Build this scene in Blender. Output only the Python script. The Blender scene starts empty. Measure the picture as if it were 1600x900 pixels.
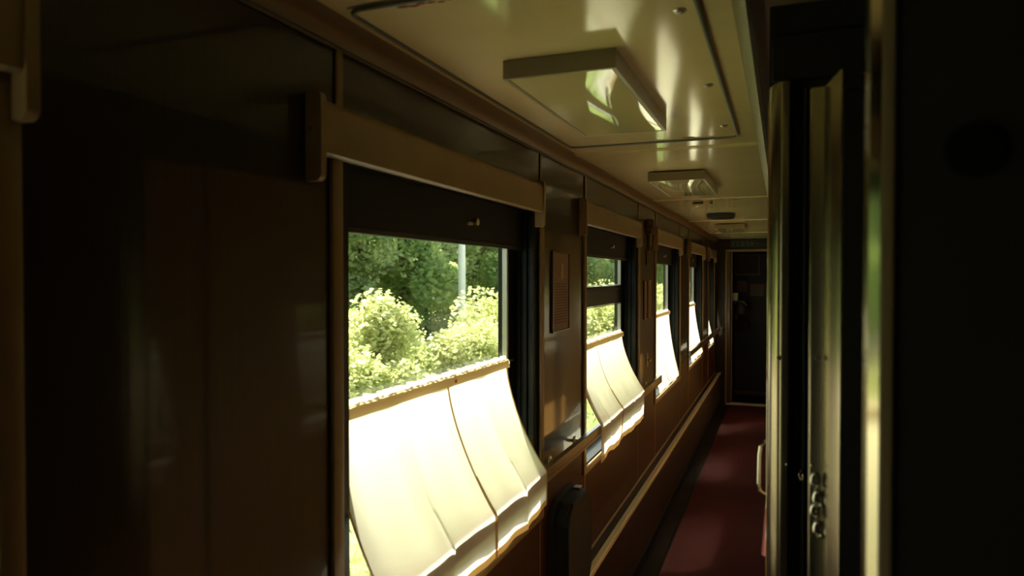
import bpy, bmesh, math, random
import numpy as np
from mathutils import Vector, Matrix
random.seed(7); rng = np.random.default_rng(7)
SC = bpy.context.scene
COL = SC.collection
EYE = 1.636
# ---------------------------------------------------------------- camera
cd = bpy.data.cameras.new('camera'); cam = bpy.data.objects.new('camera', cd); COL.objects.link(cam)
cd.sensor_width = 36.0; cd.lens = 36.0*1104/1600; cd.clip_start = 0.02; cd.clip_end = 400
cam.location = (0, 0, EYE)
cam.rotation_euler = (math.radians(90-0.93), 0, math.radians(20.92))
cd.dof.use_dof = True; cd.dof.focus_distance = 3.2; cd.dof.aperture_fstop = 4.2
SC.camera = cam
# ---------------------------------------------------------------- light
SUNV = Vector((0.80, -0.57, -0.92)).normalized()          # way the sunlight travels
sd = bpy.data.lights.new('sun', 'SUN'); sun = bpy.data.objects.new('sun', sd); COL.objects.link(sun)
sd.energy = 38.0; sd.angle = math.radians(0.9); sd.color = (1.0, 0.93, 0.75)
sun.rotation_euler = SUNV.to_track_quat('-Z', 'Y').to_euler()
w = bpy.data.worlds.new('world'); SC.world = w; w.use_nodes = True
nt = w.node_tree; nt.nodes.clear()
sky = nt.nodes.new('ShaderNodeTexSky'); sky.sky_type = 'NISHITA'; sky.sun_disc = False
sky.sun_elevation = math.asin(-SUNV.z); sky.sun_rotation = math.atan2(-SUNV.x, -SUNV.y)
sky.air_density = 1.0; sky.dust_density = 3.0; sky.ozone_density = 0.6
bgn = nt.nodes.new('ShaderNodeBackground'); bgn.inputs[1].default_value = 0.62
out = nt.nodes.new('ShaderNodeOutputWorld')
hs = nt.nodes.new('ShaderNodeHueSaturation'); hs.inputs['Saturation'].default_value = 0.55
nt.links.new(sky.outputs[0], hs.inputs['Color']); nt.links.new(hs.outputs[0], bgn.inputs[0]); nt.links.new(bgn.outputs[0], out.inputs[0])
vs = SC.view_settings; SC.display_settings.display_device = 'sRGB'
vs.view_transform = 'Standard'; vs.look = 'None'; vs.gamma = 1.0; vs.exposure = -0.32; vs.use_curve_mapping = False
SC.cycles.max_bounces = 14; SC.cycles.diffuse_bounces = 8; SC.cycles.glossy_bounces = 6
SC.cycles.transparent_max_bounces = 24; SC.cycles.transmission_bounces = 8
SC.cycles.sample_clamp_indirect = 80.0; SC.cycles.use_denoising = True
SC.cycles.blur_glossy = 0.0

# ---------------------------------------------------------------- materials
def mat(name, col, rough=0.5, metal=0.0, coat=0.0, spec=0.5):
    m = bpy.data.materials.new(name); m.use_nodes = True
    b = m.node_tree.nodes['Principled BSDF']
    b.inputs['Base Color'].default_value = (*col, 1); b.inputs['Roughness'].default_value = rough
    b.inputs['Metallic'].default_value = metal; b.inputs['Coat Weight'].default_value = coat
    b.inputs['Coat Roughness'].default_value = 0.06; b.inputs['Specular IOR Level'].default_value = spec
    return m
def noise_mat(name, c1, c2, rough=0.5, metal=0.0, coat=0.0, scale=(5,5,5), nscale=3.0, detail=6, bump=0.0, lo=.35, hi=.65, spec=0.5, bscale=None, rvar=0.0, coat_rough=0.06):
    m = mat(name, c1, rough, metal, coat, spec); n = m.node_tree.nodes; l = m.node_tree.links
    b = n['Principled BSDF']; b.inputs['Coat Roughness'].default_value = coat_rough
    tc = n.new('ShaderNodeNewGeometry'); mp = n.new('ShaderNodeMapping'); mp.inputs['Scale'].default_value = scale
    l.new(tc.outputs['Position'], mp.inputs['Vector'])
    no = n.new('ShaderNodeTexNoise'); no.inputs['Scale'].default_value = nscale; no.inputs['Detail'].default_value = detail
    l.new(mp.outputs[0], no.inputs['Vector'])
    cr = n.new('ShaderNodeValToRGB'); cr.color_ramp.elements[0].color = (*c1, 1); cr.color_ramp.elements[1].color = (*c2, 1)
    cr.color_ramp.elements[0].position = lo; cr.color_ramp.elements[1].position = hi
    l.new(no.outputs['Fac'], cr.inputs['Fac']); l.new(cr.outputs[0], b.inputs['Base Color'])
    if rvar:
        mr = n.new('ShaderNodeMapRange'); mr.inputs['To Min'].default_value = rough-rvar; mr.inputs['To Max'].default_value = rough+rvar
        l.new(no.outputs['Fac'], mr.inputs['Value']); l.new(mr.outputs[0], b.inputs['Roughness'])
    if bump:
        src = no
        if bscale:
            mp2 = n.new('ShaderNodeMapping'); mp2.inputs['Scale'].default_value = bscale
            l.new(tc.outputs['Position'], mp2.inputs['Vector'])
            src = n.new('ShaderNodeTexNoise'); src.inputs['Scale'].default_value = 1.0; src.inputs['Detail'].default_value = 2
            l.new(mp2.outputs[0], src.inputs['Vector'])
        bp = n.new('ShaderNodeBump'); bp.inputs['Strength'].default_value = 1.0; bp.inputs['Distance'].default_value = bump
        l.new(src.outputs['Fac'], bp.inputs['Height']); l.new(bp.outputs[0], b.inputs['Normal'])
        if coat: l.new(bp.outputs[0], b.inputs['Coat Normal'])
    return m
def cloth_mat(name, col, tr=0.5):
    m = bpy.data.materials.new(name); m.use_nodes = True; n = m.node_tree.nodes; l = m.node_tree.links
    n.clear(); o = n.new('ShaderNodeOutputMaterial')
    d = n.new('ShaderNodeBsdfDiffuse'); t = n.new('ShaderNodeBsdfTranslucent'); mx = n.new('ShaderNodeMixShader')
    d.inputs[0].default_value = (*col, 1); t.inputs[0].default_value = (col[0]*.98, col[1]*.94, col[2]*.86, 1); mx.inputs[0].default_value = tr
    tc = n.new('ShaderNodeNewGeometry'); no = n.new('ShaderNodeTexNoise'); no.inputs['Scale'].default_value = 260
    bp = n.new('ShaderNodeBump'); bp.inputs['Distance'].default_value = 0.0006
    l.new(tc.outputs['Position'], no.inputs['Vector']); l.new(no.outputs['Fac'], bp.inputs['Height'])
    l.new(bp.outputs[0], d.inputs['Normal'])
    l.new(d.outputs[0], mx.inputs[1]); l.new(t.outputs[0], mx.inputs[2]); l.new(mx.outputs[0], o.inputs[0])
    return m
def leaf_mat(name, c1, c2, tr=0.4):
    m = bpy.data.materials.new(name); m.use_nodes = True; n = m.node_tree.nodes; l = m.node_tree.links
    n.clear(); o = n.new('ShaderNodeOutputMaterial')
    d = n.new('ShaderNodeBsdfDiffuse'); t = n.new('ShaderNodeBsdfTranslucent'); mx = n.new('ShaderNodeMixShader'); mx.inputs[0].default_value = tr
    g = n.new('ShaderNodeNewGeometry'); no = n.new('ShaderNodeTexNoise'); no.inputs['Scale'].default_value = 0.9; no.inputs['Detail'].default_value = 4
    cr = n.new('ShaderNodeValToRGB'); cr.color_ramp.elements[0].color = (*c1, 1); cr.color_ramp.elements[1].color = (*c2, 1)
    cr.color_ramp.elements[0].position = .35; cr.color_ramp.elements[1].position = .65
    l.new(g.outputs['Position'], no.inputs['Vector']); l.new(no.outputs['Fac'], cr.inputs['Fac'])
    l.new(cr.outputs[0], d.inputs[0]); l.new(cr.outputs[0], t.inputs[0])
    l.new(d.outputs[0], mx.inputs[1]); l.new(t.outputs[0], mx.inputs[2]); l.new(mx.outputs[0], o.inputs[0])
    return m
def glass_mat(name, tint=(0.93, 0.97, 0.93)):
    m = bpy.data.materials.new(name); m.use_nodes = True; n = m.node_tree.nodes; l = m.node_tree.links
    n.clear(); o = n.new('ShaderNodeOutputMaterial')
    t = n.new('ShaderNodeBsdfTransparent'); t.inputs[0].default_value = (*tint, 1)
    g = n.new('ShaderNodeBsdfGlossy'); g.inputs['Roughness'].default_value = 0.02
    f = n.new('ShaderNodeFresnel'); f.inputs[0].default_value = 1.45; mx = n.new('ShaderNodeMixShader')
    ge = n.new('ShaderNodeNewGeometry'); inv = n.new('ShaderNodeMath'); inv.operation = 'SUBTRACT'; inv.inputs[0].default_value = 1
    mu = n.new('ShaderNodeMath'); mu.operation = 'MULTIPLY'; l.new(ge.outputs['Backfacing'], inv.inputs[1])
    l.new(inv.outputs[0], mu.inputs[0]); l.new(f.outputs[0], mu.inputs[1])
    l.new(mu.outputs[0], mx.inputs[0]); l.new(t.outputs[0], mx.inputs[1]); l.new(g.outputs[0], mx.inputs[2]); l.new(mx.outputs[0], o.inputs[0])
    return m
M = {}
M['wall'] = noise_mat('dark_wood_laminate', (.017,.0088,.0047), (.025,.0133,.0072), .36, coat=.5, scale=(30,30,.7), nscale=4, bump=.0003, bscale=(1.5,3.5,1.2), spec=.2, coat_rough=.05, lo=.3, hi=.7)
M['wood_low'] = noise_mat('red_brown_wood_laminate', (.028,.0058,.002), (.040,.0085,.003), .42, coat=.12, spec=.15, scale=(34,34,.8), nscale=4, bump=.0003, bscale=(1.5,3.0,1.2), coat_rough=.15)
M['door_wood'] = noise_mat('orange_wood_laminate', (.52,.25,.075), (.66,.34,.11), .16, coat=1.0, scale=(34,34,.8), nscale=4, coat_rough=.06)
M['door_wood'].node_tree.nodes['Principled BSDF'].inputs['Coat IOR'].default_value = 2.5
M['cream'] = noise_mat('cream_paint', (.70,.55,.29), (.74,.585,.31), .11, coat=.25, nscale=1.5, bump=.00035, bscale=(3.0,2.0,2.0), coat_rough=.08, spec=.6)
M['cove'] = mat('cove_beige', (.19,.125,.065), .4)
M['housing'] = noise_mat('beige_plastic', (.22,.145,.070), (.25,.165,.08), .45, nscale=2)
M['trim'] = mat('beige_trim', (.22,.14,.065), .4)
M['gasket'] = mat('grey_rubber', (.10,.095,.075), .45)
M['alum'] = noise_mat('brushed_aluminium', (.33,.285,.20), (.42,.365,.26), .24, metal=1.0, scale=(60,60,.6), nscale=2, rvar=.05)
M['polish'] = mat('polished_aluminium', (.62,.56,.42), .10, 1.0)
M['matt'] = mat('matt_black_rubber', (.004,.004,.004), .9, spec=.1)
M['edge'] = mat('lit_metal_beige', (.20,.145,.085), .5)  # beige stands in for the brownish lit front of the aluminium edge
M['chrome'] = mat('chrome', (.8,.78,.7), .12, 1.0)
M['steel'] = mat('satin_steel', (.5,.48,.42), .3, 1.0)
M['black'] = mat('black_paint', (.012,.012,.013), .45)
M['frame'] = noise_mat('dark_window_frame', (.007,.008,.0075), (.011,.012,.011), .38, nscale=4, spec=.2)
M['blind'] = noise_mat('black_blind_fabric', (.0035,.003,.0035), (.006,.005,.005), .75, scale=(3,30,3), nscale=6)
M['rail'] = noise_mat('brown_handrail', (.060,.030,.014), (.09,.045,.02), .28, coat=.4, scale=(30,1,30), nscale=4)
M['carpet'] = noise_mat('red_carpet', (.040,.0050,.0042), (.058,.0085,.0066), .95, nscale=220, bump=.002, spec=.15)
M['lino'] = noise_mat('brown_linoleum', (.009,.0055,.004), (.013,.008,.0055), .8, nscale=30, spec=.1)
M['heater'] = noise_mat('brown_heater_casing', (.016,.0085,.0045), (.022,.012,.0065), .35, scale=(2,2,20), nscale=3)
M['strip'] = mat('cream_metal_strip', (.62,.54,.34), .3, .2)
M['cloth'] = cloth_mat('white_curtain_cloth', (.90,.87,.80), .46)
M['hem'] = cloth_mat('doubled_hem_cloth', (.74,.62,.42), .42)
M['seam'] = cloth_mat('seam_cloth', (.60,.42,.22), .22)
M['glass'] = glass_mat('window_glass')
M['lens'] = noise_mat('lamp_lens', (.56,.46,.25), (.60,.49,.27), .06, coat=.5, nscale=.6, bump=.0006, bscale=(3,3,3), spec=.7, coat_rough=.03)
M['lampframe'] = mat('lamp_frame', (.28,.22,.125), .3)
M['seat'] = noise_mat('dark_seat_vinyl', (.014,.012,.011), (.02,.017,.015), .6, nscale=30, bump=.0005, spec=.15)
M['poster'] = noise_mat('brown_notice_paper', (.17,.085,.04), (.22,.115,.055), .5, nscale=12)
M['poster_print'] = mat('dark_print', (.06,.035,.02), .6)
M['poster_light'] = mat('pale_print', (.38,.27,.13), .5)
M['dark'] = noise_mat('near_black_panel', (.014,.012,.010), (.018,.015,.012), .6, nscale=2, spec=.3)
M['disp'] = mat('display_black', (.008,.010,.009), .3)
M['dispmark'] = mat('display_marks', (.10,.12,.09), .6)
M['white'] = mat('white_plastic', (.75,.78,.70), .4)
M['rust'] = noise_mat('rust_stain', (.20,.035,.02), (.30,.09,.04), .8, nscale=90)
M['leaf_dark'] = leaf_mat('dark_green_leaves', (.30,.40,.16), (.50,.58,.27))
M['leaf_bright'] = leaf_mat('yellow_green_leaves', (.50,.54,.22), (.68,.69,.36), .45)
M['leaf_mid'] = leaf_mat('mid_green_leaves', (.30,.42,.15), (.50,.60,.25))
M['bark'] = noise_mat('bark', (.08,.06,.04), (.13,.10,.07), .9, scale=(6,6,1), nscale=4)
M['ground'] = noise_mat('bright_grass', (.13,.22,.055), (.30,.34,.14), .95, nscale=.8, bump=.05, spec=.1)
M['ballast'] = noise_mat('pale_ballast', (.32,.31,.26), (.5,.48,.40), .95, nscale=9, bump=.05, spec=.1)
M['concrete'] = noise_mat('pale_concrete', (.74,.75,.70), (.82,.83,.78), .8, nscale=3)
M['blade'] = leaf_mat('grass_blades', (.20,.30,.07), (.42,.46,.18), .45)

# ---------------------------------------------------------------- mesh helpers
class MB:
    def __init__(s): s.bm = bmesh.new()
    def box(s, x0, x1, y0, y1, z0, z1, bev=0, seg=2):
        b = bmesh.new(); bmesh.ops.create_cube(b, size=1)
        for v in b.verts: v.co = Vector((x0+(v.co.x+.5)*(x1-x0), y0+(v.co.y+.5)*(y1-y0), z0+(v.co.z+.5)*(z1-z0)))
        if bev: bmesh.ops.bevel(b, geom=b.edges[:], offset=bev, segments=seg, affect='EDGES', profile=.5)
        s._add(b); return s
    def _add(s, b):
        me = bpy.data.meshes.new('t'); b.to_mesh(me); b.free(); s.bm.from_mesh(me); bpy.data.meshes.remove(me)
    def prism(s, pts, axis, a, b_, close=True):
        """pts: 2-d outline; axis 'x' -> (y,z), 'y' -> (x,z), 'z' -> (x,y); extruded from a to b_"""
        def P(p, t):
            return {'x': (t, p[0], p[1]), 'y': (p[0], t, p[1]), 'z': (p[0], p[1], t)}[axis]
        v0 = [s.bm.verts.new(P(p, a)) for p in pts]; v1 = [s.bm.verts.new(P(p, b_)) for p in pts]
        n = len(pts)
        for i in range(n):
            j = (i+1) % n; s.bm.faces.new((v0[i], v0[j], v1[j], v1[i]))
        if close: s.bm.faces.new(v0[::-1]); s.bm.faces.new(v1)
        return s
    def lathe(s, prof, origin, axis='z', seg=32, sx=1, sy=1):
        """prof: (radius, height) list turned about axis"""
        rings = []
        for r, h in prof:
            ring = []
            for k in range(seg):
                a = 2*math.pi*k/seg; u, v = r*math.cos(a)*sx, r*math.sin(a)*sy
                p = {'z': (u, v, h), 'x': (h, u, v), 'y': (u, h, v)}[axis]
                ring.append(s.bm.verts.new(Vector(p)+Vector(origin)))
            rings.append(ring)
        for a, b in zip(rings, rings[1:]):
            for k in range(seg):
                j = (k+1) % seg; s.bm.faces.new((a[k], a[j], b[j], b[k]))
        s.bm.faces.new(rings[0][::-1]); s.bm.faces.new(rings[-1]); return s
    def tube(s, pts, r, seg=10, closed=False):
        pts = [Vector(p) for p in pts]; n = len(pts); rings = []
        for i, p in enumerate(pts):
            if closed: t = pts[(i+1) % n]-pts[i-1]
            else: t = pts[min(i+1, n-1)]-pts[max(i-1, 0)]
            t.normalize(); up = Vector((0, 0, 1)) if abs(t.z) < .9 else Vector((0, 1, 0))
            a = t.cross(up).normalized(); b = t.cross(a)
            rings.append([s.bm.verts.new(p+a*r*math.cos(2*math.pi*k/seg)+b*r*math.sin(2*math.pi*k/seg)) for k in range(seg)])
        pr = list(zip(rings, rings[1:])) + ([(rings[-1], rings[0])] if closed else [])
        for a, b in pr:
            for k in range(seg):
                j = (k+1) % seg; s.bm.faces.new((a[k], a[j], b[j], b[k]))
        if not closed: s.bm.faces.new(rings[0][::-1]); s.bm.faces.new(rings[-1])
        return s
    def build(s, name, m, parent=None, smooth=False, **props):
        bmesh.ops.recalc_face_normals(s.bm, faces=s.bm.faces[:])
        me = bpy.data.meshes.new(name); s.bm.to_mesh(me); s.bm.free()
        me.materials.append(m)
        if smooth:
            for p in me.polygons: p.use_smooth = True
            try: me.set_sharp_from_angle(angle=math.radians(40))
            except Exception: pass
        o = bpy.data.objects.new(name, me); COL.objects.link(o)
        if parent:
            o.parent = parent; o.matrix_parent_inverse = Matrix.Translation(-parent.location)
        for k, v in props.items(): o[k] = v
        return o
def thing(name, label, cat, loc, group=None):
    o = bpy.data.objects.new(name, None); COL.objects.link(o); o.location = loc; o.empty_display_size = .1
    o['label'] = label; o['category'] = cat
    if group: o['group'] = group
    return o
def tag(o, label, cat, group=None):
    o['label'] = label; o['category'] = cat
    if group: o['group'] = group
    return o
def structe(name, loc, label=None):
    o = bpy.data.objects.new(name, None); COL.objects.link(o); o.location = loc; o['kind'] = 'structure'
    if label: o['label'] = label
    return o
def struct(mb, name, m, **k):
    o = mb.build(name, m, **k); o['kind'] = 'structure'; return o

WX = -0.80            # inner face of the window wall
P = 1.82              # window pitch
OPEN = [(-0.66, 0.515)] + [(1.155+P*i, 2.365+P*i) for i in range(4)] + [(8.43, 9.20)]
SILL, HEAD = 0.80, 1.88
YB, YE = -1.5, 9.40
RX = -0.024           # corridor-side face of the compartment wall
CEIL = EYE+0.475

# ---------------------------------------------------------------- shell: window wall
mb = MB()
X0, X1 = -.922, WX-.012
mb.box(X0, X1, YB-.1, YE+1.9, -.15, SILL); mb.box(X0, X1, YB-.1, YE+1.9, HEAD, 2.35)
ys = [YB-.1] + [v for o in OPEN for v in o] + [YE+1.9]
for a, b in zip(ys[0::2], ys[1::2]): mb.box(X0, X1, a, b, SILL, HEAD)
wall_left = struct(mb, 'wall_left', M['wall'])
g = .0035
def panel(y0, y1, z0, z1, m, name='wall_panel'):
    MB().box(WX-.0118, WX, y0+g, y1-g, z0+g, z1-g, .0012, 1).build(name, m, wall_left)
for i, (a, b) in enumerate(OPEN):
    panel(a, b, HEAD, 2.075, M['wall']); panel(a, b, .40, SILL, M['wood_low'])
    nb = OPEN[i+1][0] if i+1 < len(OPEN) else YE
    panel(b, nb, .90, 2.075, M['wall']); panel(b, nb, .40, .90, M['wood_low'] if i else M['wall'])
panel(YB, OPEN[0][0], .40, 2.075, M['wall'])
# cover strips over the joints
for i, (a, b) in enumerate(OPEN[1:]):
    MB().box(WX, WX+.006, a-.012, a+.010, 1.90, 2.075, .002, 1).build('joint_strip', M['trim'], wall_left)
    MB().box(WX, WX+.004, b-.002, b+.008, 1.90, 2.075, .001, 1).build('joint_strip', M['trim'], wall_left)
    MB().box(WX, WX+.003, a-.004, a+.004, .40, SILL-.03, .001, 1).build('joint_strip', M['trim'], wall_left)
    MB().box(WX, WX+.003, b-.003, b+.003, .40, SILL-.03, .001, 1).build('joint_strip', M['trim'], wall_left)

# heater casing along the foot of the wall
mb = MB().prism([(WX-.005, 0), (WX-.005, .405), (-.742, .405), (-.731, .395), (-.731, 0)], 'y', YB, YE)
base = struct(mb, 'baseboard_left', M['heater'])
MB().box(-.756, -.7265, YB, YE-.02, .388, .413, .002, 1).build('metal_strip', M['strip'], base)
MB().box(WX-.004, WX+.006, YB, YE-.02, .405, .417, .002, 1).build('metal_strip', M['trim'], base)
MB().box(-.734, -.726, YB, YE-.02, 0, .05, .002, 1).build('skirting', M['matt'], base)

# ---------------------------------------------------------------- floor, carpet
fl = struct(MB().box(-1.0, 1.0, YB-.1, YE+1.9, -.15, 0), 'floor', M['lino'])
carpet = MB().box(-.62, -.05, -1.2, YE-.06, .0, .008, .002, 1).build('carpet_runner', M['carpet'])
tag(carpet, 'long dark red carpet runner lying on the corridor floor', 'carpet')
MB().box(-.628, -.618, -1.2, YE-.06, .0, .0095, .002, 1).build('edge_binding', M['lino'], carpet)

# ---------------------------------------------------------------- ceiling
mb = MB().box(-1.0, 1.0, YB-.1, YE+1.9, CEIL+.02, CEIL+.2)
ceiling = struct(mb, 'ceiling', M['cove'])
joints = [YB, .86, 2.68, 4.46, 6.25, 8.05, YE]
for a, b in zip(joints, joints[1:]):
    MB().box(-.752, -.084, a+.004, b-.004, CEIL, CEIL+.022, .001, 1).build('ceiling_panel', M['cream'], ceiling)
for a in joints[1:-1]:
    MB().box(-.760, -.084, a-.022, a-.010, CEIL-.004, CEIL+.004, .0015, 1).build('joint_strip', M['cream'], ceiling)
    MB().box(-.760, -.084, a+.010, a+.018, CEIL-.003, CEIL+.004, .0015, 1).build('joint_strip', M['cream'], ceiling)
# curved cove between wall and ceiling
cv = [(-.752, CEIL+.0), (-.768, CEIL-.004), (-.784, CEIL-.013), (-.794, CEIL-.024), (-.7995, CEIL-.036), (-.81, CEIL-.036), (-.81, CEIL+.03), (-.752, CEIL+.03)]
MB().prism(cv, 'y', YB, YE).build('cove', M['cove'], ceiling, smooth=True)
MB().box(-.8005, -.7935, YB, YE, CEIL-.042, CEIL-.034, .002, 1).build('edge_bead', M['gasket'], ceiling)
# cornice beside the compartment wall
MB().prism([(-.084, CEIL+.02), (-.084, CEIL-.003), (-.076, CEIL-.010), (-.060, CEIL-.018), (-.052, CEIL-.010), (-.052, CEIL+.02)], 'y', YB, YE).build('cornice', M['lampframe'], ceiling, smooth=True)

# access hatch with rubber gasket around it (first ceiling panel)
hatch = thing('ceiling_hatch', 'large cream ceiling hatch outlined by a dark rubber gasket, nearest the camera', 'hatch', (-.44, 1.8, CEIL-.004))
hx0, hx1, hy0, hy1, r = -.722, -.140, 1.07, 2.49, .03
MB().box(hx0, hx1, hy0, hy1, CEIL-.004, CEIL-.0005, .001, 1).build('hatch_panel', M['cream'], hatch)
loop = []
for cx, cy, a0 in ((hx1-r, hy1-r, 0), (hx0+r, hy1-r, 90), (hx0+r, hy0+r, 180), (hx1-r, hy0+r, 270)):
    for k in range(7):
        a = math.radians(a0+15*k); loop.append((cx+r*math.cos(a), cy+r*math.sin(a), CEIL-.006))
MB().tube(loop, .0045, 8, True).build('gasket', M['gasket'], hatch, smooth=True)
for y in (1.28, 1.80, 2.30):
    MB().lathe([(.012, 0), (.012, -.002), (.008, -.005), (.003, -.005)], (-.172, y, CEIL-.004), 'z', 20).build('latch', M['steel'], hatch, smooth=True)
mb = MB()
for k in range(6):
    mb.lathe([(.012-.0012*k, 0), (.008-.001*k, -.0012)], (-.62+.018*k, 1.092+.003*math.sin(k*2), CEIL-.004), 'z', 9, 1.2, .5)
mb.build('rust_stain', M['rust'], hatch)
MB().lathe([(.024, 0), (.014, -.0012)], (-.300, 2.455, CEIL-.004), 'z', 9, 1.0, .5).build('rust_stain', M['rust'], hatch)

# ---------------------------------------------------------------- ceiling lamps
def lamp(y, label):
    t = thing('ceiling_lamp', label, 'lamp', (-.447, y+.34, CEIL-.045), 'flat boxy ceiling lamps')
    x0, x1, y0, y1, zb = -.572, -.322, y, y+.68, CEIL-.045
    top = CEIL-.0045
    mb = MB()
    for (a, b, c, d) in ((x0, x1, y0, y0+.010), (x0, x1, y1-.010, y1), (x0, x0+.010, y0+.010, y1-.010), (x1-.010, x1, y0+.010, y1-.010)):
        mb.box(a, b, c, d, zb, top, .001, 1)
    mb.box(x0+.01, x1-.01, y0+.01, y1-.01, top-.006, top)
    mb.build('lamp_frame', M['lampframe'], t)
    mb = MB(); n = 10
    grid = [[mb.bm.verts.new((x0+.011+(x1-x0-.022)*i/n, y0+.011+(y1-y0-.022)*j/(2*n),
             zb+.001-.006*math.sin(math.pi*i/n)*math.sin(math.pi*j/(2*n)))) for j in range(2*n+1)] for i in range(n+1)]
    for i in range(n):
        for j in range(2*n): mb.bm.faces.new((grid[i][j], grid[i+1][j], grid[i+1][j+1], grid[i][j+1]))
    mb.build('lens', M['lens'], t, smooth=True)
lamp(1.44, 'flat boxy lamp with glossy cream lens, largest and nearest on the ceiling hatch')
lamp(3.22, 'second boxy ceiling lamp, just past the first cross joint')
lamp(6.60, 'farthest boxy ceiling lamp, small, beyond the black round vent')

vent = thing('ceiling_vent', 'black round vent disc on the cream ceiling far along the corridor', 'vent', (-.435, 5.55, CEIL))
MB().lathe([(.105, 0), (.105, -.020), (.098, -.034), (.02, -.036)], (-.435, 5.55, CEIL-.0005), 'z', 40).build('rim', M['black'], vent, smooth=True)
mb = MB()
for rr in (.03, .05, .07, .088): mb.lathe([(rr, 0), (rr-.002, -.006), (rr-.008, -.006), (rr-.010, 0)], (-.435, 5.55, CEIL-.0345), 'z', 36)
mb.build('grille_rings', M['frame'], vent, smooth=True)
det = thing('smoke_detector', 'small slotted detector box on the ceiling before the round vent', 'detector', (-.50, 4.66, CEIL))
MB().lathe([(.045, 0), (.045, -.010), (.034, -.028), (.01, -.030)], (-.50, 4.66, CEIL-.0005), 'z', 28).build('housing', M['cream'], det, smooth=True)
MB().box(-.53, -.47, 4.612, 4.622, CEIL-.014, CEIL-.003).build('slot', M['black'], det)
MB().lathe([(.010, 0), (.008, -.012)], (-.425, 4.66, CEIL-.0005), 'z', 14).build('indicator', M['black'], det, smooth=True)

# ---------------------------------------------------------------- windows
GX = -.900
def window(i, a, b, transom):
    W = structe('window_%d' % i, (WX, (a+b)/2, SILL))
    ex, ix = -.921, WX+.002
    fw = .085
    gt = EYE+.105 if i else EYE+.19
    # liner of the opening
    mb = MB()
    mb.box(ex, WX-.004, a, a+.012, SILL, HEAD); mb.box(ex, WX-.004, b-.012, b, SILL, HEAD)
    mb.box(ex, WX-.004, a+.012, b-.012, SILL, SILL+.012); mb.box(ex, WX-.004, a+.012, b-.012, HEAD-.012, HEAD)
    mb.build('opening_liner', M['frame'], W)
    # sash frame round the glass
    y0, y1, z0, z1 = a+.012, b-.012, SILL+.012, HEAD-.012
    mb = MB(); fx0, fx1 = GX-.02, GX+.02
    mb.box(fx0, fx1, y0, y0+fw, z0, z1, .003, 1); mb.box(fx0, fx1, y1-fw, y1, z0, z1, .003, 1)
    mb.box(fx0, fx1, y0+fw, y1-fw, z0, z0+.035, .003, 1); mb.box(fx0, fx1, y0+fw, y1-fw, gt, z1, .003, 1)
    mb.build('sash_frame', M['frame'], W)
    gy0, gy1, gz0 = y0+fw, y1-fw, z0+.035
    if transom:
        MB().box(fx0-.003, fx1+.004, gy0, gy1, EYE-.150, EYE-.052, .004, 1).box(fx1+.004, fx1+.012, gy0, gy1, EYE-.075, EYE-.062, .002, 1).build('transom', M['frame'], W)
        panes = ((gz0, EYE-.150), (EYE-.052, gt))
    else: panes = ((gz0, gt),)
    for (c, d) in panes:
        MB().box(GX-.003, GX+.003, gy0-.004, gy1+.004, c-.004, d+.004).build('pane', M['glass'], W)
        for off, wd in ((.004, .003), (.013, .003)):
            mb = MB(); xb = GX+.0205
            # thin metal beads lying on the sash beside the glass
            xx0, xx1 = GX+.003, GX+.021
            mb.box(xx0, xx1, gy1-off-wd, gy1-off, c, d, .0008, 1); mb.box(xx0, xx1, gy0+off, gy0+off+wd, c, d, .0008, 1)
            if off < .01:
                mb.box(xx0, xx1, gy0+off+wd, gy1-off-wd, d-off-wd, d-off, .0008, 1); mb.box(xx0, xx1, gy0+off+wd, gy1-off-wd, c+off, c+off+wd, .0008, 1)
            mb.build('glazing_bead', M['steel'], W)
    # guide channels for the blind at both jambs
    for s, yy in ((1, y0), (-1, y1)):
        def q(u): return yy+s*u
        pr = [(-.872, q(0)), (-.872, q(.020)), (-.862, q(.020)), (-.862, q(.010)), (-.848, q(.010)), (-.848, q(.026)), (-.836, q(.026)), (-.834, q(.014)), (-.822, q(.014)), (-.820, q(.034)), (-.808, q(.034)), (-.806, q(0))]
        MB().prism(pr, 'z', SILL+.012, HEAD-.012).build('guide_channel', M['frame'], W)
    # beige cover strips round the opening
    for (c, d) in ((a-.030, a+.004), (b-.004, b+.028)):
        MB().box(WX-.001, WX+.010, c, d, SILL-.025, HEAD+.03, .004, 2).build('cover_strip', M['trim'], W, smooth=True)
    MB().box(WX-.001, WX+.010, a+.004, b-.004, SILL-.025, SILL+.006, .003, 2).build('sill_strip', M['trim'], W, smooth=True)
    # latch on the head of the sash
    ym = a+.62*(b-a)
    MB().box(-.880, -.856, ym-.04, ym+.04, EYE+.185, EYE+.200, .002, 1).build('latch_plate', M['steel'], W)
    MB().box(-.858, -.846, ym-.035, ym-.005, EYE+.150, EYE+.160, .002, 1).lathe([(.004, 0), (.011, .004), (.011, .014), (.004, .018)], (-.862, ym+.03, EYE+.163), 'x', 16).build('latch_handle', M['steel'], W, smooth=True)
for i, (a, b) in enumerate(OPEN): window(i, a, b, i == 2)

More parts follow.
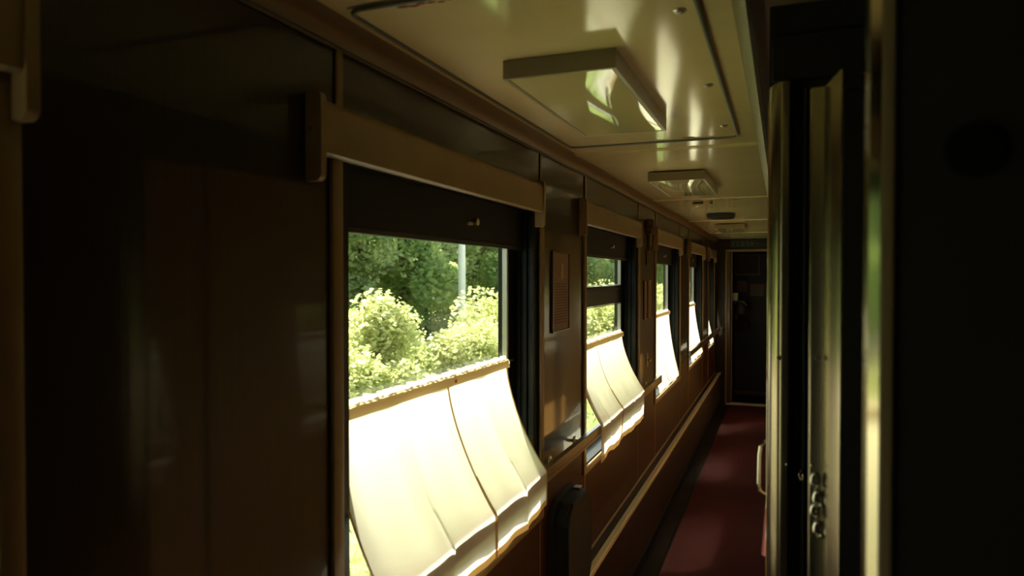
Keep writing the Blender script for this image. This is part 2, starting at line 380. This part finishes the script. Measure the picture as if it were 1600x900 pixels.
names = ['cut off by the left edge of the photo', 'over the nearest, largest window', 'over the second window with the crossbar', 'over the third window from the camera', 'over the fourth window from the camera', 'over the last, farthest window']
for i, (a, b) in enumerate(OPEN):
    fx = WX+.032
    ba, bb = a-.085, (b-.056 if i else b+.014)
    t = thing('roller_blind', 'beige blind housing ' + names[i], 'blind', (WX, (a+b)/2, 1.85), 'roller blind housings above the windows')
    z0, z1 = 1.856, 1.960
    prof = [(WX, z0+.004), (fx-.008, z0), (fx-.001, z0+.004), (fx, z0+.012), (fx, z1-.022), (fx-.004, z1-.012), (fx-.012, z1-.003), (WX+.006, z1), (WX, z1)]
    MB().prism(prof, 'y', ba, bb).build('housing', M['housing'], t, smooth=True)
    for yy in (ba-.018, bb):
        pts = [(WX+.002, z1+.006)]
        for k in range(7): an = math.radians(90-15*k); pts.append((fx-.008+.012*math.cos(an), z1-.006+.012*math.sin(an)))
        for k in range(7): an = math.radians(-15*k); pts.append((fx-.010+.014*math.cos(an), z0-.035+.014*math.sin(an)))
        pts.append((WX+.002, z0-.049))
        MB().prism(pts, 'y', yy, yy+.016).build('end_cap', M['housing'], t, smooth=True)
        MB().lathe([(.004, 0), (.003, -.0015)], (fx-.020, yy-.0002, z1-.06), 'y', 10).build('screw', M['gasket'], t)
    bz = EYE+.092 if i else EYE+.17
    mb = MB(); mb.box(-.8575, -.8555, a+.030, b-.030, bz+.012, 1.868); mb.build('blind_fabric', M['blind'], t)
    MB().box(-.8615, -.8515, a+.030, b-.030, bz, bz+.014, .002, 1).build('bottom_bar', M['black'], t)

# ---------------------------------------------------------------- handrails
RT = 1.000
def rail(y0, y1, label, brs):
    t = thing('handrail', label, 'handrail', (-.73, (y0+y1)/2, RT), 'handrail sections along the windows')
    MB().box(-.742, -.7205, y0, y1, RT-.048, RT+.001, .002, 1).build('rail_bar', M['rail'], t, smooth=True)
    MB().box(-.7215, -.7190, y0, y1, RT-.040, RT-.034, .001, 1).build('edge_line', M['trim'], t)
    for y in brs:
        MB().tube([(WX, y, RT-.045), (WX+.030, y, RT-.045), (-.737, y, RT-.028)], .007, 10).lathe([(.020, 0), (.018, .005), (.009, .006)], (WX, y, RT-.045), 'x', 20).build('bracket', M['steel'], t, smooth=True)
rail(1.02, 4.60, 'flat dark brown handrail running under the first two windows', (2.48, 2.82, 4.45))
rail(6.15, 9.25, 'far dark handrail running to the end of the corridor', (6.35, 8.2, 9.15))

# ---------------------------------------------------------------- curtains
def curtain(i, y0, y1, label, seed, rest=RT+.002, hem=.873, zr=EYE-.290, seams=(.15, .43, .70), shift=.0, xr=-.716):
    rs = random.Random(seed)
    t = thing('curtain', label, 'curtain', (-.865, (y0+y1)/2, zr), 'short white curtains over the lower half of the windows')
    NU, NV = 150, 84
    ph = [rs.uniform(0, 6.28) for _ in range(6)]
    hemw = [rs.uniform(0, 6.28) for _ in range(3)]
    def pt(u, v, off=0.0):
        # v: 0 rod, .72 over the rail, 1 hem
        y = y0+(y1-y0)*u
        s = y
        pl = 0.0
        amp = .002+.003*math.sin(math.pi*min(1, v/.72)**1.5)+(.004*(v-.72)/.28 if v > .72 else 0)
        pl += amp*.6*math.sin(s*22+ph[0]) + amp*.5*math.sin(s*9+ph[1])+amp*.25*math.sin(s*47+ph[2])
        for c, sg in zip(seams, (1, -1, 1)):      # pressed folds: a ridge running down from the rod
            d = (u-c-.012*v)/.030
            pl += abs(sg)*(.0012+.006*min(1, v/.7)**3)*math.exp(-abs(d)*1.8)*(1 if d < 0 else .2)
        if v < .72:
            k = v/.72
            x = -.866+(.866+xr)*(k**1.5)
            z = zr+(rest-zr)*(1-(1-k)**1.06)
            nx, nz = .92, .38
        else:
            k = (v-.72)/.28
            a = min(1, k/.05)
            x = xr+.002*math.sin(a*math.pi/2)+.004*k
            h = hem+.004*math.sin(s*20+hemw[0])+.002*math.sin(s*41+hemw[1])-.007*abs(math.sin(s*8+hemw[2]))
            z = rest-.002*a-(rest-h)*(k**1.02)
            nx, nz = 1, 0
            pl = pl*.9
        yy = y+shift*v+.010*math.sin(v*5+ph[3])*(u-.5)*v
        return Vector((x+pl*nx+off*nx, yy, z+off*nz))
    mb = MB()
    G = [[mb.bm.verts.new(pt(ii/NU, jj/NV)) for jj in range(NV+1)] for ii in range(NU+1)]
    for ii in range(NU):
        for jj in range(NV): mb.bm.faces.new((G[ii][jj], G[ii+1][jj], G[ii+1][jj+1], G[ii][jj+1]))
    mb.build('cloth', M['cloth'], t, smooth=True)
    # stitched top channel the rod runs through
    mb = MB(); n = NU; sec = []
    for ii in range(n+1):
        u = ii/n; y = y0+(y1-y0)*u
        rr = .0006*math.sin(y*190)+.0006*math.sin(y*77)
        ring = [(-.871, zr-.016), (-.873, zr+.004+rr), (-.866, zr+.008+rr*2), (-.8575, zr+.004+rr), (-.8545, zr-.006), (-.8555, zr-.020)]
        sec.append([mb.bm.verts.new((x, y, z)) for x, z in ring])
    for a, b in zip(sec, sec[1:]):
        for k in range(5): mb.bm.faces.new((a[k], a[k+1], b[k+1], b[k]))
    mb.build('top_hem', M['hem'], t, smooth=True)
    mb = MB(); A = []; B = []
    for ii in range(4*n+1):
        y = y0+(y1-y0)*ii/(4*n); wv = .002*math.sin(y*230)+.0015*math.sin(y*91)
        A.append(mb.bm.verts.new((-.8705+wv, y, zr-.004))); B.append(mb.bm.verts.new((-.8725+wv*1.6, y, zr+.019+.0015*math.sin(y*130)+.001*math.sin(y*57))))
    for ii in range(4*n): mb.bm.faces.new((A[ii], A[ii+1], B[ii+1], B[ii]))
    mb.build('top_frill', M['cloth'], t, smooth=True)
    MB().tube([(-.8645, y0-.06, zr-.002), (-.8645, y1+.05, zr-.002)], .0035, 8).build('rod', M['steel'], t, smooth=True)
    # bottom hem and stitched vertical seam, a hair off the cloth
    mb = MB()
    for sgn in (.0009, -.0009):
        A = [mb.bm.verts.new(pt(ii/NU, .955, sgn)) for ii in range(NU+1)]; B = [mb.bm.verts.new(pt(ii/NU, 1.0, sgn)) for ii in range(NU+1)]
        for ii in range(NU): mb.bm.faces.new((A[ii], A[ii+1], B[ii+1], B[ii]))
    mb.build('bottom_hem', M['hem'], t, smooth=True)
    def vseam(u, wd, nm, mm):
        mb = MB()
        A = [mb.bm.verts.new(pt(u-wd, jj/NV, .0010)) for jj in range(NV+1)]; B = [mb.bm.verts.new(pt(u+wd, jj/NV, .0012)) for jj in range(NV+1)]
        for jj in range(NV): mb.bm.faces.new((A[jj], A[jj+1], B[jj+1], B[jj]))
        mb.build(nm, mm, t, smooth=True)
    vseam(seams[1], .0062, 'seam', M['seam'])
    vseam(.004, .004, 'side_hem', M['seam']); vseam(.996, .004, 'side_hem', M['seam'])
    if i == 1:
        mb = MB().box(-.8545, -.852, y0+(y1-y0)*seams[1]+.025, y0+(y1-y0)*seams[1]+.037, zr-.014, zr-.004, .001, 1)
        mb.build('red_tag', mat('red_thread', (.55,.10,.05), .7), t)
curtain(0, -.52, .40, 'white curtain at the window beside the camera, seen mirrored in the door edge', 2)
curtain(1, 1.205, 2.215, 'white curtain over the rail at the nearest window, largest, with a tan seam', 3, zr=EYE-.285, hem=.893, seams=(.30, .55, .78), shift=-.035)
curtain(2, 3.03, 4.05, 'white curtain hanging over the rail at the second window, below the crossbar', 5, zr=EYE-.325, hem=.862, shift=-.14)
curtain(3, 4.86, 5.86, 'white curtain at the third window, past the cut end of the rail', 8, zr=EYE-.285, rest=.868, hem=.838, xr=-.784)
curtain(4, 6.70, 7.66, 'narrow looking white curtain at the fourth window by the far handrail', 11, zr=EYE-.285, rest=.875, hem=.845, xr=-.784)
curtain(5, 8.52, 8.96, 'farthest white curtain, at the last window by the end doorway', 13, zr=EYE-.29, rest=.875, hem=.845, xr=-.784)

# ---------------------------------------------------------------- pier fittings
seat = thing('folding_seat', 'dark folding seat tipped up against the wall below the handrail', 'seat', (WX, 2.6, .45))
def rrect(y0, y1, z0, z1, r):
    pts = []
    for cy, cz, a0 in ((y1-r, z1-r, 0), (y0+r, z1-r, 90), (y0+r, z0+r, 180), (y1-r, z0+r, 270)):
        for k in range(7): a = math.radians(a0+15*k); pts.append((cy+r*math.cos(a), cz+r*math.sin(a)))
    return pts
mb = MB().prism(rrect(2.47, 2.80, .39, .785, .07), 'x', WX+.020, WX+.078)
bmesh.ops.bevel(mb.bm, geom=[e for e in mb.bm.edges if abs(e.verts[0].co.x-e.verts[1].co.x) < 1e-5], offset=.012, segments=2, affect='EDGES')
mb.build('cushion', M['seat'], seat, smooth=True)
MB().prism(rrect(2.455, 2.815, .375, .80, .075), 'x', WX+.001, WX+.020).build('backing_board', M['dark'], seat, smooth=True)
for y in (2.50, 2.77):
    MB().box(WX+.001, WX+.05, y-.01, y+.01, .352, .40, .003, 1).build('hinge', M['steel'], seat)
MB().box(WX+.020, WX+.05, 2.72, 2.76, .786, .792, .002, 1).build('clip', M['steel'], seat)

def notice(y0, y1, z0, z1, label, mark, group='framed notices between the windows'):
    t = thing('notice', label, 'notice', (WX, (y0+y1)/2, z0), group)
    MB().box(WX, WX+.004, y0, y1, z0, z1, .001, 1).build('sheet', M['poster'], t)
    mb = MB(); f = .007
    for (a, b, c, d) in ((y0-f, y1+f, z0-f, z0), (y0-f, y1+f, z1, z1+f), (y0-f, y0, z0, z1), (y1, y1+f, z0, z1)):
        mb.box(WX, WX+.008, a, b, c, d, .0015, 1)
    mb.build('frame', M['rail'], t)
    mb = MB(); rr = random.Random(int(y0*100)); z = z1-.03-mark*.09
    while z > z0+.02:
        x = y0+.018
        while x < y1-.03:
            wd = rr.uniform(.008, .03); mb.box(WX+.004, WX+.0046, x, min(x+wd, y1-.016), z, z+.0035); x += wd+.006
        z -= .0105
    mb.build('print_lines', M['poster_print'], t)
    if mark: MB().box(WX+.004, WX+.0048, (y0+y1)/2+.0, (y0+y1)/2+.03, z1-.10, z1-.04).build('emblem', M['poster_light'], t)
notice(2.505, 2.715, EYE-.205, EYE+.09, 'brown framed notice sheet between the first and second windows', 1)
notice(4.37, 4.46, EYE-.26, EYE-.035, 'left narrow framed notice between the second and third windows', 0)
notice(4.50, 4.64, EYE-.26, EYE-.03, 'right framed notice beside it between the second and third windows', 0)
notice(4.46, 4.50, EYE+.08, EYE+.155, 'tiny pale sticker high between the second and third windows', 0, None)
bell = thing('alarm_speaker', 'round dark red speaker high on the wall between the second and third windows', 'speaker', (WX, 4.50, 1.98))
MB().lathe([(.050, 0), (.050, .030), (.042, .042), (.012, .046)], (WX, 4.50, EYE+.315), 'x', 32).build('dish', mat('dark_maroon', (.035,.010,.008), .35), bell, smooth=True)
MB().box(WX+.0, WX+.020, 4.51, 4.55, EYE+.19, EYE+.28, .003, 1).build('call_box', M['cove'], bell)
MB().tube([(WX+.005, 4.50, EYE+.27), (WX+.006, 4.505, EYE+.20), (WX+.005, 4.50, EYE+.16)], .003, 8).build('cable', M['black'], bell)
lk = thing('wall_lock', 'small pale lock knob on the wall above the far end of the first rail', 'lock', (WX, 4.55, 1.10))
MB().lathe([(.018, 0), (.018, .004), (.010, .006), (.010, .020), (.006, .024)], (WX, 4.50, 1.105), 'x', 20).build('knob', M['steel'], lk, smooth=True)
MB().box(WX, WX+.003, 4.47, 4.53, 1.06, 1.15, .001, 1).build('plate', M['trim'], lk)
sp = thing('wall_bracket', 'small dark bracket high between the third and fourth windows', 'bracket', (WX, 6.36, 1.95))
MB().lathe([(.035, 0), (.035, .02), (.02, .03)], (WX, 6.36, EYE+.30), 'x', 24).build('cap', M['black'], sp, smooth=True)
MB().box(WX, WX+.015, 6.34, 6.38, EYE+.20, EYE+.28, .003, 1).build('arm', M['black'], sp)

# ---------------------------------------------------------------- compartment wall beyond the near door post
DY = 1.40
wr = struct(MB().box(RX, RX+.10, DY, YE+.05, 0, CEIL+.02), 'wall_right', M['wall'])
for k in range(5):
    y0 = 1.62+P*k*.98
    y1 = min(y0+1.60, YE-.06)
    MB().box(RX-.003, RX, y0, y0+.62, .02, 1.96, .001, 1).build('compartment_door', M['door_wood'], wr)
    if y0+.64 < y1: MB().box(RX-.003, RX, y0+.65, y1, .02, 1.96, .001, 1).build('wall_panel', M['door_wood'], wr)
MB().box(RX-.002, RX, DY+.005, 1.60, .02, 1.96, .001, 1).build('wall_panel', M['door_wood'], wr)
# end wall with doorway
mb = MB(); ex0 = -.655
mb.box(-.80, ex0, YE, YE+.05, 0, CEIL+.02).box(ex0, .0, YE, YE+.05, EYE+.325, CEIL+.02)
we = struct(mb, 'wall_end', M['wall'])
D1 = structe('door_1', (-.35, YE, 0))
MB().box(ex0-.020, ex0+.0, YE-.016, YE+.06, 0, EYE+.345, .003, 1).build('door_frame_post', M['trim'], D1)
MB().box(ex0+.004, ex0+.040, YE-.006, YE+.05, 0, EYE+.330, .003, 1).build('door_frame_post', M['rail'], D1)
MB().box(ex0+.046, ex0+.060, YE+.03, YE+.07, 0, EYE+.320, .002, 1).build('door_frame_post', M['trim'], D1)
MB().box(ex0, RX, YE-.016, YE+.06, EYE+.315, EYE+.345, .003, 1).build('door_head', M['trim'], D1)
MB().box(ex0, RX, YE-.02, YE+.07, .0, .022, .003, 1).build('threshold', M['strip'], D1)
MB().tube([(ex0-.03, YE-.016, 1.0), (ex0-.035, YE-.05, 1.0), (ex0-.10, YE-.05, .995), (ex0-.11, YE-.05, .985), (ex0-.10, YE-.045, .972), (ex0-.04, YE-.04, .975)], .008, 10).build('door_handle', M['chrome'], D1, smooth=True)
# open door leaf and things in the end lobby
leaf = MB().box(-.60, -.04, YE+.55, YE+.59, .03, EYE+.30, .004, 1)
lb = structe('door_2', (-.3, YE+.57, 0)); leaf.build('door_leaf', M['dark'], lb)
mb = MB()
for (a, b, c, d) in ((-.60, -.28, EYE+.02, EYE+.035), (-.60, -.28, EYE+.285, EYE+.30), (-.60, -.585, EYE+.035, EYE+.285), (-.295, -.28, EYE+.035, EYE+.285)):
    mb.box(a, b, YE+.538, YE+.55, c, d, .002, 1)
mb.build('panel_frame', M['rail'], lb)
MB().box(-.585, -.295, YE+.545, YE+.552, EYE+.035, EYE+.285).build('inset_panel', M['wall'], lb)
MB().box(-.60, -.04, YE+.54, YE+.55, .06, .10, .002, 1).build('kick_strip', M['rail'], lb)
for k, (a, b, c, d) in enumerate(((-.56, -.44, -.20, -.06), (-.40, -.22, -.26, -.10), (-.20, -.10, -.32, -.08))):
    n = MB().box(a, b, YE+.540, YE+.5495, EYE+c, EYE+d, .001, 1).build('paper_notice', M['poster_print'], lb)
boiler = thing('wall_appliance', 'dark rounded appliance with a pale gauge seen through the end doorway', 'appliance', (-.52, YE+.40, 1.1))
MB().lathe([(.06, 0), (.10, .02), (.105, .12), (.08, .17), (.03, .19)], (-.52, YE+.40, 1.13), 'z', 28).build('body', M['black'], boiler, smooth=True)
MB().tube([(-.585, YE+.29, 1.29), (-.53, YE+.285, 1.315), (-.47, YE+.29, 1.30), (-.43, YE+.31, 1.26)], .006, 8).build('handle', M['steel'], boiler, smooth=True)
MB().box(-.60, -.42, YE+.34, YE+.50, .92, 1.06, .01, 2).build('tray', M['lino'], boiler)
MB().box(-.585, -.535, YE+.32, YE+.44, 1.06, 1.14, .006, 1).build('bracket', M['black'], boiler)
cup = tag(MB().lathe([(.030, 0), (.036, .01), (.040, .095), (.034, .10)], (-.575, YE+.30, 1.32), 'z', 24).build('mug', M['white'], smooth=True), 'pale mug by the left post of the end doorway', 'mug')
shelf = tag(MB().box(-.64, -.45, YE+.20, YE+.40, 1.303, 1.319, .003, 1).box(-.64, -.62, YE+.20, YE+.40, 1.22, 1.303, .002, 1).build('small_shelf', M['black']), 'small dark shelf under the pale mug in the end lobby', 'shelf')
# lobby shell
struct(MB().box(-.80, .1, YE+1.8, YE+1.9, 0, CEIL+.02).box(.0, .1, YE+.05, YE+1.8, 0, CEIL+.02), 'wall_lobby', M['dark'])
# display board above the end door
db = thing('display_board', 'dark oblong display board above the end doorway', 'display', (-.36, YE-.03, EYE+.42))
MB().box(-.62, -.06, YE-.045, YE, EYE+.355, EYE+.462, .004, 1).build('case', M['disp'], db)
FONT = {'C': ['111','100','100','100','111'], 'H': ['101','101','111','101','101'], '4': ['101','101','111','001','001'], 'M': ['101','111','101','101','101'], '-': ['000','000','111','000','000'], '2': ['111','001','111','100','111'], '8': ['111','101','111','101','111'], '3': ['111','001','011','001','111'], ' ': ['000']*5}
mb = MB(); x = -.60; c = .0115
rr = random.Random(4)
for ch in '2CH4M- 38':
    for r_, row in enumerate(FONT[ch]):
        for k_, v in enumerate(row):
            if v == '1': mb.box(x+k_*c, x+k_*c+c*.8, YE-.0462, YE-.0448, EYE+.435-r_*c, EYE+.435-r_*c+c*.8)
    x += c*3+.024
mb.build('dot_characters', M['dispmark'], db)['kind'] = 'stuff'

# ---------------------------------------------------------------- near door post on the right: brushed profiles
post = structe('door_3', (0, 1.37, 0))
H1 = EYE+.345
ptsA = [(-.0235+.024*(1-math.cos(math.radians(a))), 1.405-.060*math.sin(math.radians(a))) for a in range(0, 91, 6)]
ptsA += [(.0105, 1.345), (.0140, 1.350), (.0145, 1.50), (-.0235, 1.50)]
MB().prism(ptsA, 'z', .0, H1).build('door_post_profile', M['alum'], post, smooth=True)
H2 = EYE+.335
ptsB = [(.0460, 1.385), (.0462, 1.372), (.0480, 1.368), (.0640, 1.366)]
ptsB += [(.0685, 1.365), (.0700, 1.360), (.0868, 1.262)]
ptsB += [(.0885, 1.258), (.0915, 1.258), (.0915, 1.385)]
KB = .79
ptsB = [(x*KB, y*KB) for x, y in ptsB]
MB().prism(ptsB, 'z', .0, EYE+.335*KB).build('door_edge_profile', M['alum'], post, smooth=True)
MB().box(.0145, .046, 1.395, 1.50, 0, H2).box(.020, .026, 1.375, 1.395, 0, H2, .001, 1).box(.034, .040, 1.370, 1.395, 0, H2, .001, 1).build('seal_groove', M['black'], post)
MB().box(RX+.001, .60, 1.39, 1.50, H2, CEIL+.02).box(RX+.004, .60, 1.372, 1.39, H2+.02, H2+.10, .002, 1).build('door_head', M['dark'], post)
for (x, y, z) in ((-.004, 1.345, EYE-.145), (.0605*KB, 1.366*KB, EYE-.145*KB)):
    MB().lathe([(.0045, 0), (.004, -.0022), (.001, -.0024)], (x, y+.0003, z), 'y', 16).build('screw', M['gasket'], post, smooth=True)
for (x, y, z) in ((.0092, 1.345, EYE-.335), (.0500*KB, 1.366*KB, EYE-.338*KB)):
    MB().lathe([(.003, 0), (.0025, -.002), (.0008, -.003)], (x, y+.0003, z), 'y', 14).build('rivet', M['chrome'], post, smooth=True)
# chrome lock buttons, proud of the profiles
for (x, y, z, r_) in ((.0335, 1.369, EYE-.357, .011), *[(a*KB, 1.366*KB, EYE-c*KB, d*KB) for a, c, d in ((.0560, .364, .014), (.0610, .396, .015), (.0555, .419, .013), (.0615, .451, .015))]):
    MB().lathe([(r_*1.08, 0), (r_*1.08, -.002), (r_*.98, -.0055), (r_*.84, -.0068), (r_*.66, -.0035), (r_*.55, -.0015), (r_*.2, -.001)], (x, y, z), 'y', 24, .52, 1).build('lock_button', M['chrome'], post, smooth=True)
hl = []
for cy, cz, a0 in ((0, .030, 0), (0, -.030, 180)):
    pass
pts = [(-.018, 1.462, EYE-.322), (-.030, 1.460, EYE-.322), (-.0375, 1.458, EYE-.332), (-.0395, 1.457, EYE-.350), (-.0405, 1.456, EYE-.405), (-.038, 1.456, EYE-.418), (-.030, 1.458, EYE-.424), (-.018, 1.460, EYE-.424)]
MB().tube(pts, .0035, 10).build('pull_handle', M['chrome'], post, smooth=True)
# partition behind the post
struct(MB().box(.092, 1.0, 1.42, 1.50, 0, CEIL+.02).box(.90, 1.0, YB, 1.42, 0, CEIL+.02), 'wall_partition', M['dark'])
struct(MB().box(-.80, 1.0, YB-.1, YB, 0, CEIL+.02), 'wall_back', M['dark'])

# ---------------------------------------------------------------- door leaf standing beside the camera
D4 = structe('door_4', (.4, .66, 0))
MB().box(.0855, .80, .652, .690, .02, CEIL-.01).build('door_leaf', M['dark'], D4)
MB().box(.0748, .0853, .6465, .690, .02, CEIL-.01, .002, 2).build('lit_edge_face', M['edge'], D4)  # front of the metal edge, its lit brown put into the colour
MB().prism([(.0668, .690), (.0668, .6520), (.0746, .6467), (.0746, .690)], 'z', .02, CEIL-.01).build('edge_profile', M['polish'], D4)
ds = tag(MB().lathe([(.021, 0), (.021, -.004), (.0195, -.0055), (.005, -.0058)], (.141, .652, EYE+.099), 'y', 40).build('door_stop', M['matt'], smooth=True), 'flat black round stop on the dark door leaf at the right edge of the photo', 'door stop')

# ---------------------------------------------------------------- outside
gz = -1.5
ex = MB()
n = 60
def gh(x, y): return gz - .35*math.exp(-((x+3.2)/1.2)**2) + .10*math.sin(x*.7+y*.3)+.07*math.sin(y*.9)
xs = [-1.6, -2.4, -3.2, -4.2, -5.5, -7, -9, -11, -14, -18, -23, -30, -45]
yy = [-10+3*k for k in range(70)]
V = [[ex.bm.verts.new((x, y, gh(x, y))) for y in yy] for x in xs]
for a in range(len(xs)-1):
    for b in range(len(yy)-1): ex.bm.faces.new((V[a][b], V[a+1][b], V[a+1][b+1], V[a][b+1]))
gr = ex.build('ground', M['ground'], smooth=True); gr['kind'] = 'structure'
MB().box(-3.0, 40, -12, 200, gz-.6, gz+.05).build('ballast_bed', M['ballast'])['kind'] = 'structure'

def cards(name, P0, size, m, parent, asp=.6, flat=.35, **props):
    """leaves: one thin quad each, as one stuff mesh"""
    N = len(P0)
    d = rng.normal(size=(N, 3)); d[:, 2] *= flat; d /= np.linalg.norm(d, axis=1)[:, None]
    e = rng.normal(size=(N, 3)); e -= (e*d).sum(1)[:, None]*d; e /= np.linalg.norm(e, axis=1)[:, None]
    s = size*rng.uniform(.6, 1.3, N)[:, None]
    q = np.stack([P0-d*s, P0+e*s*asp, P0+d*s, P0-e*s*asp], 1).reshape(-1, 3)
    me = bpy.data.meshes.new(name); me.vertices.add(4*N); me.vertices.foreach_set('co', q.astype(np.float32).ravel())
    me.loops.add(4*N); me.loops.foreach_set('vertex_index', np.arange(4*N, dtype=np.int32))
    me.polygons.add(N); me.polygons.foreach_set('loop_start', np.arange(0, 4*N, 4, dtype=np.int32))
    me.update(calc_edges=True); me.materials.append(m)
    o = bpy.data.objects.new(name, me); COL.objects.link(o); o.parent = parent; o['kind'] = 'stuff'
    for k, v in props.items(): o[k] = v
    return o
def blob(N, H, R, z0, nb=9, shell=.75):
    cs = [(rng.normal(0, R*.38), rng.normal(0, R*.38), rng.uniform(z0, H*.95)) for _ in range(nb)]
    cs[0] = (0, 0, H*.80)
    P_ = []
    for c in cs:
        rad = R*rng.uniform(.42, .75)
        v = rng.normal(size=(N//nb, 3)); v /= np.linalg.norm(v, axis=1)[:, None]
        rr_ = rad*rng.uniform(shell, 1.05, N//nb)**.7
        P_.append(np.array(c)+v*rr_[:, None]*np.array([1, 1, .85]))
    P_ = np.concatenate(P_); P_[:, 2] = np.maximum(P_[:, 2], .05)
    return P_
def tree(kind, H, R, N, size, m, label, cat, group, trunk):
    t = thing(kind, label, cat, (0, 0, 0), group)
    mb = MB()
    pts = [(.02*math.sin(k), .03*math.cos(k*2), H*.85*k/5) for k in range(6)]
    rings = mb.tube(pts, trunk, 8)
    for k in range(5):
        a = k*1.3; z = H*(.3+.1*k)
        mb.tube([(0, 0, z), (R*.3*math.cos(a), R*.3*math.sin(a), z+H*.10), (R*.6*math.cos(a), R*.6*math.sin(a), z+H*.16)], trunk*.4, 6)
    mb.build('trunk', M['bark'], t)
    cards('foliage', blob(N, H, R, H*.22), size, m, t)
    return t
def copy_tree(o):
    c = o.copy(); COL.objects.link(c)
    for ch in o.children:
        d = ch.copy(); COL.objects.link(d); d.parent = c
    return c
L1 = ('dark green leafy tree in the dense belt beyond the windows', 'tree', 'trees in the belt beyond the track')
L2 = ('mid green leafy tree in the belt beyond the windows', 'tree', 'lighter trees in the belt beyond the track')
protos = [tree('leafy_tree', 8.5, 2.7, 9000, .17, M['leaf_dark'], *L1, .13), tree('leafy_tree', 10, 3.0, 9000, .18, M['leaf_mid'], *L2, .15), tree('leafy_tree', 7.2, 2.5, 9000, .16, M['leaf_dark'], *L1, .12)]
used = set()
def put(k, x, y, s=1.0):
    o = protos[k] if k not in used else copy_tree(protos[k]); used.add(k)
    o.location = (x, y, gh(x, y)-.05); o.rotation_euler = (0, 0, random.uniform(0, 6.28)); o.scale = (s, s, s*random.uniform(.9, 1.1))
y = -18.0; k = 0
while y < 150:
    put(k % 3, -17.6-random.uniform(0, 2.2), y, random.uniform(.85, 1.1)); k += 1
    if 8 < y < 110: put((k+1) % 3, -24.0-random.uniform(0, 2.5), y+1.6, random.uniform(1.1, 1.35))
    y += 3.0 + .02*y
BL = 'pale yellow-green trackside bush outside the nearest window, '
bushes = [(-8.2, 13.3, 3.3, .95, 'left one with a tall tip'), (-8.0, 17.4, 1.65, 1.35, 'broad one on the right'), (-9.6, 15.6, 1.5, 1.3, 'low one between the taller two'), (-7.6, 11.2, 1.9, 1.2, 'low one at the left jamb')]
def bush(x, y, H, R, label, m, N=9000, size=.07, group='bushes by the track'):
    t = thing('bush', label, 'bush', (x, y, gh(x, y)), group)
    mb = MB()
    for q in range(7):
        a = q*.9; mb.tube([(0.05*math.cos(a), .05*math.sin(a), 0), (R*.25*math.cos(a), R*.25*math.sin(a), H*.4), (R*.45*math.cos(a), R*.45*math.sin(a), H*.8)], .018, 6)
    o = mb.build('stems', M['bark'], t); o.matrix_parent_inverse = Matrix()
    c = cards('foliage', blob(N, H*.85, R, .2, 14, .35), size, m, t)
    return t
for (x, y, H, R, l) in bushes: bush(x, y, H, R, BL+l, M['leaf_bright'])
far = bush(-7.2, 30, 2.2, 1.6, 'light green bush along the track, seen through the farther windows', M['leaf_bright'], 8000, .09, 'bushes farther along the track')
y = -14.0
while y < 110:
    if 9 < y < 21: y = 22.0
    c = copy_tree(far); x = -7.6-random.uniform(0, 3.0); c.location = (x, y, gh(x, y)); c.rotation_euler = (0, 0, random.uniform(0, 6)); c.scale = (1.1, 1.1, random.uniform(.7, 1.25)); y += random.uniform(2.4, 4.6)
pole = thing('catenary_pole', 'pale concrete pole standing among the trees outside the nearest window', 'pole', (-11.6, 24.9, gh(-11.6, 24.9)))
MB().lathe([(.15, -.3), (.145, 2), (.12, 10.5)], (-11.6, 24.9, gh(-11.6, 24.9)), 'z', 20).build('shaft', M['concrete'], pole, smooth=True)
MB().lathe([(.24, -.3), (.24, .35), (.20, .4)], (-11.6, 24.9, gh(-11.6, 24.9)), 'z', 20).build('footing', M['concrete'], pole)
# tall grass on the verge
N = 26000
gx = -rng.uniform(3.4, 15, N); gy = rng.uniform(3, 60, N)**1.0
Pg = np.stack([gx, gy, np.array([gh(a, b) for a, b in zip(gx, gy)])+rng.uniform(0, .35, N)], 1)
go = cards('tall_grass', Pg, .16, M['blade'], None, asp=.12, flat=2.5); tag(go, 'pale tall grass on the verge beside the track', 'grass')
